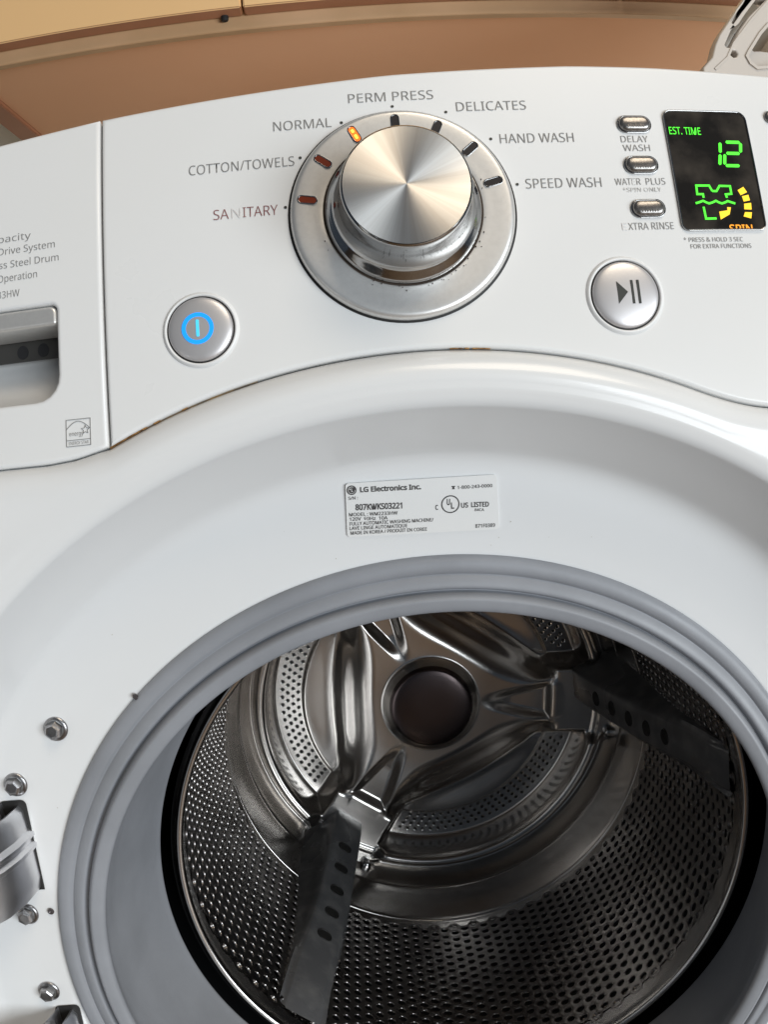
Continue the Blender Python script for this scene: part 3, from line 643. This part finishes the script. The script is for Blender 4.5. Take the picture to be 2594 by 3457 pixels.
# rear plate as a relief: three arms, lens shaped embosses, pockets and hub
PY = .4182
ARMS = (R(-126), R(-4), R(115))
def smooth01(t): t = min(max(t, 0), 1); return t * t * (3 - 2 * t)
def relief(r, th):
    x, z = r * math.cos(th), r * math.sin(th)
    d = r - .052; k = .055
    for a in ARMS:
        u = x * math.cos(a) + z * math.sin(a); v = -x * math.sin(a) + z * math.cos(a)
        da = abs(v) - .0275 if u > 0 else math.hypot(u, v) - .0275
        h = max(k - abs(d - da), 0) / k; d = min(d, da) - h * h * k * .25
    hgt0 = .006 * smooth01((r - .045) / .075)
    wslope = .034 - .016 * smooth01((r - .085) / .035)
    hgt = (.0225 + hgt0) * smooth01(1 - (d + .012) / (wslope + .008))
    lens = smooth01((.1235 - r) / .0030) * smooth01((d - .004) / .014)    # lens shaped emboss between the arms: a stepped, gently dished field
    hgt += lens * (.0048 - .0030 * smooth01((d - .012) / .022) * smooth01((.122 - r) / .030))
    for a in ARMS:                                                        # pocket at the outer end of each arm
        u = x * math.cos(a) + z * math.sin(a); v = -x * math.sin(a) + z * math.cos(a)
        hwid = .008 + .0155 * min(max((u - .050) / .066, 0), 1)
        e = min(hwid - abs(v), .120 - u)
        hgt -= .0068 * smooth01(e / .0115) * smooth01((u - .046) / .034)
    if r < .058:                                                          # raised round hub with a soft foot
        hgt = max(hgt, 0) + .0120 * smooth01((.0470 - r) / .0130)
    return hgt
rs = np.concatenate([np.linspace(.0005, .055, 46), np.linspace(.0560, .1255, 70), np.linspace(.1270, .1480, 10)])
ST = [(r, PY) for r in rs] + [(float(q_[0]), float(q_[1])) for q_ in OUTER[::-1]]
ang = np.linspace(0, 2 * math.pi, 721)[:-1]
P = []
for t in ang:
    row = []
    for r, yb in ST:
        y = yb - (relief(r, t) if r < .1485 else 0)
        w = 0
        for a in ARMS:                                        # arms run out over the bright rib to the wall, with steep flanks
            c_ = math.cos(t - a)
            if c_ > 0: w = max(w, smooth01(1 - (abs(r * math.sin(t - a)) - (.0290 + .10 * max(r - .14, 0))) / .0125))
        if w and r > .112 and yb > .37:
            ya = PY - .0282 - .10 * max(r - .125, 0)
            k = w * smooth01((r - .112) / .014) * smooth01((yb - .368) / .012)
            y = y + (min(ya, y) - y) * k if r < .15 else y + (ya - y) * k
        row.append((r * math.cos(t), y, r * math.sin(t)))
    P.append(row)
plate = link('rear_plate', grid_mesh(P, True, True), wm, MDR, 'pressed_steel')
plate.data.polygons.foreach_set('use_smooth', [True] * len(plate.data.polygons))
HY = PY - relief(.02, 1.0)
link('hub_cover', lathe_y(smooth_profile([(.0395, HY + .0040), (.0382, HY + .0012), (.0350, HY - .0006), (.022, HY - .0014), (.010, HY - .0015), (.0002, HY - .0015)], 3), 64), plate, MDR, 'hub_dark_reflection', 60)
# drain holes of the rear plate: little cups in five rows
bm = bmesh.new(); bd = bmesh.new()
for k, rr in enumerate((.1268, .1320, .1372, .1424)):
    n = int(2 * math.pi * rr / .0078)
    for i in range(n):
        t = 2 * math.pi * (i + .5 * (k % 2)) / n
        if any(abs(rr * math.sin(t - a)) < .047 and math.cos(t - a) > 0 for a in ARMS): continue
        base = PY
        x, z = rr * math.cos(t), rr * math.sin(t); prev = None
        for rad, dy in ((.0022, -.0001), (.0019, -.0006), (.0014, -.0004), (.0012, .0006)):
            ring = [bm.verts.new((x + rad * math.cos(R(45 * j)), base + dy, z + rad * math.sin(R(45 * j)))) for j in range(8)]
            if prev:
                for j in range(8): bm.faces.new((prev[j], prev[(j + 1) % 8], ring[(j + 1) % 8], ring[j]))
            prev = ring
        bd.faces.new([bd.verts.new((x + .0017 * math.cos(R(45 * j)), base - .00045, z + .0017 * math.sin(R(45 * j)))) for j in range(8)])
link('hole_rims', bm_mesh(bm), plate, MDR, 'stainless', kind='stuff')
link('drain_holes', bm_mesh(bd), plate, MDR, 'black_gap', kind='stuff')
# rivets where the arms meet the wall
for a in ARMS:
    Ma = MDR @ Matrix.Rotation(-a, 4, 'Y')
    for s in (-1, 1):
        link('rivet', lathe_y(smooth_profile([(.0050, .388), (.0050, .3800), (.0042, .3772), (.0024, .3762), (.0002, .376)], 3), 20), plate, Ma @ Matrix.Translation((.1715, 0, s * .0312)), 'chrome', 60)
# ---- three lifters along the wall
def lifter(a, skew):
    Ma = MDR @ Matrix.Rotation(-a, 4, 'Y')
    st_ = [(.398, .1400, .0125), (.392, .1372, .0138), (.372, .1392, .0142), (.342, .1447, .0143), (.302, .1521, .0143), (.262, .1596, .0143), (.222, .1672, .0143), (.196, .1704, .0143), (.189, .1712, .0143), (.165, .1724, .0144), (.144, .1734, .0146), (.137, .1740, .0148), (.119, .1785, .0152)]
    rows = []
    for y, rt, bt in st_:
        rb = RD + .001; h = rb - rt; sh = skew * .0125 * smooth01((.27 - y) / .15)
        bb = bt + .0042 + h * .32
        half = [(bb, rb), (bb - .0025, rb - min(.0035, h * .25)), (bt + .0042, rb - h * .62), (bt + .0012, rt + .0028), (bt - .0004, rt + .0006), (bt - .0022, rt), (0, rt)]
        full = [(-s_, r_) for s_, r_ in half] + half[-2::-1]
        rows.append([(math.sqrt(r_ * r_ - s_ * s_) if abs(s_) > bt else r_, y, s_ + sh) for s_, r_ in full])
    rows.insert(0, [(x + (RD - x) * .8, .4005, s_) for x, y, s_ in rows[0]])
    L = link('lifter', grid_mesh(rows, False, True), wm, Ma, 'lifter_plastic', 50)
    for y in (.337, .3065, .276, .2465, .217):
        rt = float(np.interp(y, [.196, .222, .262, .302, .342, .372], [.1706, .1672, .1596, .1521, .1447, .1390]))
        bm = bmesh.new(); rims = []
        for rad, up in ((1.16, .0001), (1.06, .0008), (1.0, .0007), (.96, .0003)):
            rims.append([bm.verts.new((rt - up - (k_ := .0052 * rad * math.sin(R(20 * j))) * .19, y + .0052 * rad * math.sin(R(20 * j)), .0060 * rad * math.cos(R(20 * j)))) for j in range(18)])
        for k2 in range(3):
            for j in range(18): bm.faces.new((rims[k2][j], rims[k2][(j + 1) % 18], rims[k2 + 1][(j + 1) % 18], rims[k2 + 1][j])).material_index = 1
        bm.faces.new(rims[3])
        link('lifter_hole', bm_mesh(bm), L, Ma @ Matrix.Translation((0, 0, skew * .0125 * smooth01((.27 - y) / .15))), ['black_gap', 'stainless_dark'])
for a, sk in ((R(-129), -1), (R(3), 1), (R(116), 1)): lifter(a, sk)
